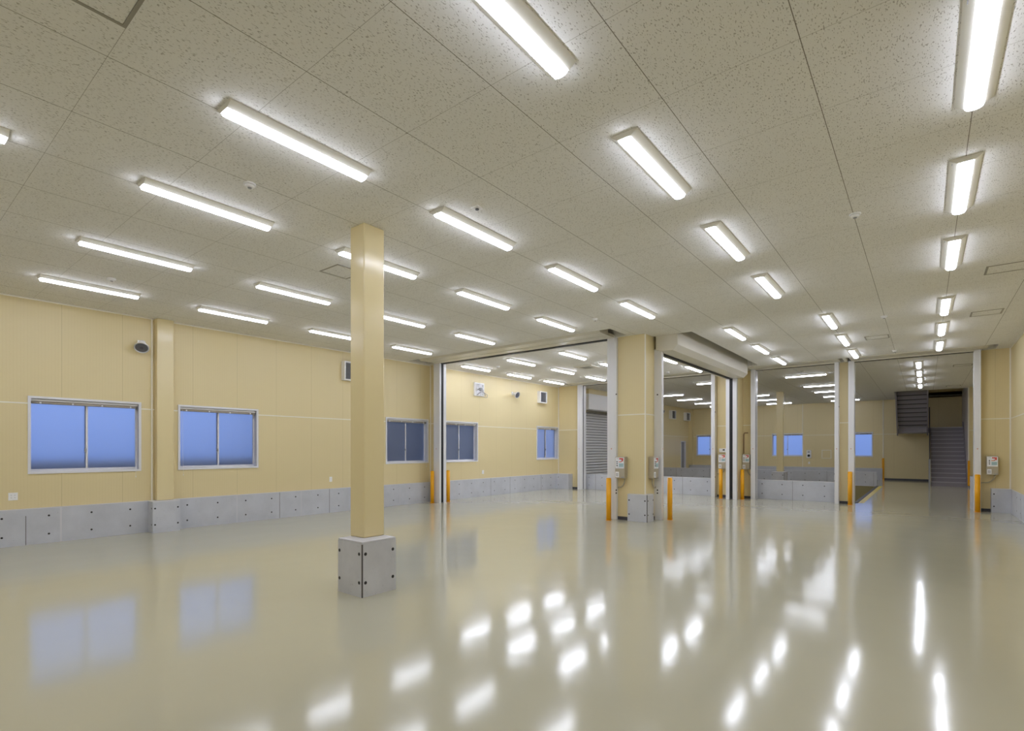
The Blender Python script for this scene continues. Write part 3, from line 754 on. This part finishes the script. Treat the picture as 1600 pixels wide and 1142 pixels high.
m_ = MB(); m_.cyl((0, 0, CH - .018), (0, 0, -1), .043, .022, 24, 0, .034); m_.build('sensor_dome', 'plastic', dt)
m_ = MB(); m_.cyl((0, 0, CH - .040), (0, 0, -1), .020, .008, 16, 0, .016); m_.build('sensor_tip', 'plastic_grey', dt)
for i, (x, y, l) in enumerate(det):
    o = dt if i == 0 else copy_tree(dt)
    o.location = (x, y, CH); tag(o, l, 'smoke detector', 'ceiling smoke detectors')
t = thing('ceiling_sensor', (-3.81, 4.21, CH), 'small square sensor plate on the ceiling between two lamps above the column', 'sensor')
m_ = MB(); m_.box((-3.86, 4.16, CH - .015), (-3.76, 4.26, CH + .001)); m_.build('plate', 'plastic', t, bevel=.004)
m_ = MB(); m_.cyl((-3.81, 4.21, CH - .015), (0, 0, -1), .020, .012, 16); m_.build('lens', 'grille', t)
t = thing('ceiling_cassette', (-8.42, 14.5, CH), 'square cream air vent unit on the bright second room ceiling', 'air vent')
m_ = MB(); m_.box((-8.74, 14.18, CH - .03), (-8.10, 14.82, CH + .001)); m_.build('panel', 'shutter_case', t, bevel=.01)
m_ = MB(); m_.box((-8.60, 14.32, CH - .036), (-8.24, 14.68, CH - .03)); m_.build('intake_grille', 'frame_grey', t)

# ------------------------------------------------------------------ ceiling lamps
lp = thing('strip_light', (0, 0, CH))
m_ = MB(); m_.prism([(-.115, CH + .001), (-.115, CH - .010), (-.060, CH - .046), (.060, CH - .046), (.115, CH - .010), (.115, CH + .001)], 'v', -.635, .635); m_.build('lamp_housing', 'lamp_body', lp)
m_ = MB(); pf = [(-.054, CH - .044)] + [(.054 * -math.cos(a), CH - .056 - .022 * math.sin(a)) for a in [k * PI / 8 for k in range(0, 9)]] + [(.054, CH - .044)]
m_.prism(pf, 'v', -.622, .622); m_.build('lamp_diffuser', 'diffuser', lp)
m_ = MB(); m_.box((-.098, -.60, CH - .0255), (-.092, -.56, CH - .0235)); m_.build('rating_tag', 'plastic_grey', lp)
first = [True]
def lamp(x, y, label, rot=0, group='ceiling strip lights'):
    o = lp if first[0] else copy_tree(lp)
    first[0] = False
    o.location = (x, y, CH); o.rotation_euler = (0, 0, rot); tag(o, label, 'ceiling light', group)
lpb = copy_tree(lp)
for c_ in lpb.children:
    if c_.name.startswith('lamp_diffuser'):
        c_.data = c_.data.copy(); c_.data.materials[0] = M['diffuser_bright']
firstb = [True]
def lamp_bright(x, y, label):
    o = lpb if firstb[0] else copy_tree(lpb)
    firstb[0] = False
    o.location = (x, y, CH); tag(o, label, 'ceiling light', 'ceiling strip lights')
ORD = ['nearest the camera', 'second from the camera', 'third from the camera', 'fourth from the camera', 'fifth from the camera', 'farthest from the camera']
ROW = [(-10.48, 'strip light in lengthwise row closest to the left wall'), (-8.26, 'strip light in second lengthwise row from left wall'), (-6.0, 'strip light in third lengthwise row from left wall'),
       (-4.18, 'strip light in fourth lengthwise row from left wall'), (-1.955, 'strip light in second lengthwise row from right wall'), (.29, 'strip light in lengthwise row closest to right wall')]
for rx, rn in ROW:
    k = 0
    for y in (2.39, 4.60, 6.82, 9.08) + ((12.30, 14.57, 16.87) if rx == .29 else ()):
        if rx == .29 and y < 3: lamp(rx, y, 'strip light beside the camera, row closest to right wall, out of view', group='strip lights out of view'); continue
        lamp(rx, y, '%s, %s' % (rn, ORD[k])); k += 1
for rx, rn in ((-1.51, 'strip light in short row of three nearer the staircase opening'), (-3.33, 'strip light in short row of three beside boxed shutter housing')):
    for i, y in enumerate((12.32, 14.62, 16.86)): lamp(rx, y, '%s, %s' % (rn, ('front', 'middle', 'rear')[i]))
for rx, rn in ((-11.24, 'leftmost row'), (-9.42, 'second row from left'), (-7.63, 'third row from left'), (-5.84, 'rightmost row')):
    for i, y in enumerate((12.38, 14.65, 16.84)): lamp_bright(rx, y, 'strip light in the bright second room, %s, %s' % (rn, ('front', 'middle', 'rear')[i]))
for j, yy in enumerate((20.8, 24.43, 27.1, 29.77, 32.45)):
    for i, xx in enumerate((-9.62, -6.45, -3.29)):
        lamp(xx, yy, 'crosswise strip light in the dock hall, %s column, %s' % (('left', 'middle', 'right')[i], ORD[j]), PI / 2)
for i, y in enumerate((20.3, 22.6, 24.8, 27.15)): lamp(-.15, y, 'strip light in the line beyond the staircase opening, %s' % ORD[i])
for rx, rn in ROW:
    for y in (.17, -2.05):
        if y > 0 and -4.5 < rx < 0: continue
        if rx == -6.0 and y > 0: lamp(rx, y, 'strip light cut off by the left edge of the picture'); continue
        lamp(rx, y, '%s, behind the camera%s' % (rn, '' if y > 0 else ', rearmost'), group='strip lights out of view')

# ------------------------------------------------------------------ staircase
st = thing('staircase', (.8, 31.4, 0), 'dark grey steel switchback staircase at the far end of the dock hall', 'staircase')
NR = 14; RH = 2.70 / NR; YS0, YS1 = 29.95, 32.95; TR = (YS1 - YS0) / NR
m_ = MB()
pf = [(YS0, 0)]
for k in range(NR): pf += [(YS0 + k * TR, (k + 1) * RH), (YS0 + (k + 1) * TR, (k + 1) * RH)]
pf += [(YS1, 2.70 - .22), (YS0 + .25, 0)]
m_.prism(pf, 'u', .22, 1.42)
m_.build('lower_flight', 'stair', st)
for k in range(NR):
    q = MB(); q.box((.22, YS0 + k * TR - .022, (k + 1) * RH - .024), (1.42, YS0 + k * TR + .03, (k + 1) * RH + .006)); q.build('nosing_strip', 'nosing', st)
m_ = MB(); m_.prism([(YS0 - .05, 0), (YS0 - .05, .12), (YS1, 2.95), (YS1, 2.45), (YS0 + .3, 0)], 'u', 1.42, 1.452); m_.build('right_stringer', 'stair', st)
m_ = MB(); m_.prism([(YS0 - .08, 0), (YS0 - .08, 1.05), (YS1, 3.72), (YS1, 2.40), (YS0 + .3, 0)], 'u', .16, .20); m_.build('side_panel', 'stair_dark', st)
m_ = MB(); m_.box((.13, YS0 - .12, 0), (.20, YS0 - .08, 1.20)); m_.build('newel_post', 'plastic_grey', st)
m_ = MB(); m_.box((-1.12, YS1, 2.46), (1.45, YC - .01, 2.70)); m_.build('landing', 'stair', st)
m_ = MB(); pf = [(YS1, 2.70)]
TR2 = .232
for k in range(14): pf += [(YS1 - k * TR2, 2.70 + (k + 1) * RH), (YS1 - (k + 1) * TR2, 2.70 + (k + 1) * RH)]
low = []
for k in range(14): low += [(YS1 - k * TR2, 2.66 + k * RH - .02), (YS1 - k * TR2, 2.66 + (k + 1) * RH - .03), ]
low2 = []
for k in range(14, 0, -1): low2 += [(YS1 - k * TR2, 2.70 + k * RH - .03), (YS1 - (k - 1) * TR2 - .02, 2.70 + k * RH - .03)]
low2 += [(YS1 - .02, 2.66)]
m_.prism(pf + low2, 'u', -1.05, .08)
for k in range(1, 14): m_.box((-1.05, YS1 - k * TR2 - .012, 2.70 + k * RH - .075), (.08, YS1 - k * TR2 + .03, 2.70 + k * RH - .03), 1)  # dark strips added for the shaded bands under the treads
m_.build('upper_flight', ['stair', 'stair_dark'], st)
for x, nm in ((-1.11, 'left_stringer'), (.08, 'inner_stringer')):
    m_ = MB(); m_.prism([(YS1 + .05, 2.32), (YS1 + .05, 2.95), (YS1 - 14 * TR2, 2.95 + 2.7), (YS1 - 14 * TR2, 2.40 + 2.7), (YS1 - .1, 2.32)], 'u', x, x + .05); m_.build(nm, 'stair', st)
# wall stub in the dock hall, right of the opening
m_ = MB(); m_.box((.99, 19.0, 0), (1.15, 19.4, .90)); m_.box((.989, 18.999, .89), (1.151, 19.401, .90), 1)
for z in (.3, .7): m_.cyl((1.07, 19.0, z), (0, -1, 0), .0165, .0015, 14, 2)
tag(m_.build('concrete_stub', ['concrete', 'concrete_cap', 'p_hole']), 'narrow concrete block just behind the right jamb of the staircase opening', 'concrete block')

# ------------------------------------------------------------------ outside the windows
m_ = MB(); m_.box((-60, -30, -1.6), (-12.6, 70, -1.3)); m_.box((-12.6, 34.8, -1.6), (30, 70, -1.3)); struct(m_.build('ground', 'ground'))
m_ = MB(); m_.box((-13.3, -6, -1.3), (-13.2, 9.3, 1.45)); struct(m_.build('wall_added_outside', 'ground'))  # unseen low wall, added to darken the lower part of the panes
m_ = MB(); m_.box((-20, 10.5, -1.3), (-16.5, 20.0, 7)); tag(m_.build('neighbour_building', 'render_wall'), 'dim grey building outside, behind the darker left-wall windows', 'building')
m_ = MB(); m_.box((-12.46, 19.8, -1.3), (-12.4, 23.8, 3.6)); m_.box((-12.46, 32.5, -1.3), (-12.4, 33.8, 2.4)); struct(m_.build('wall_outer', 'cavity'))
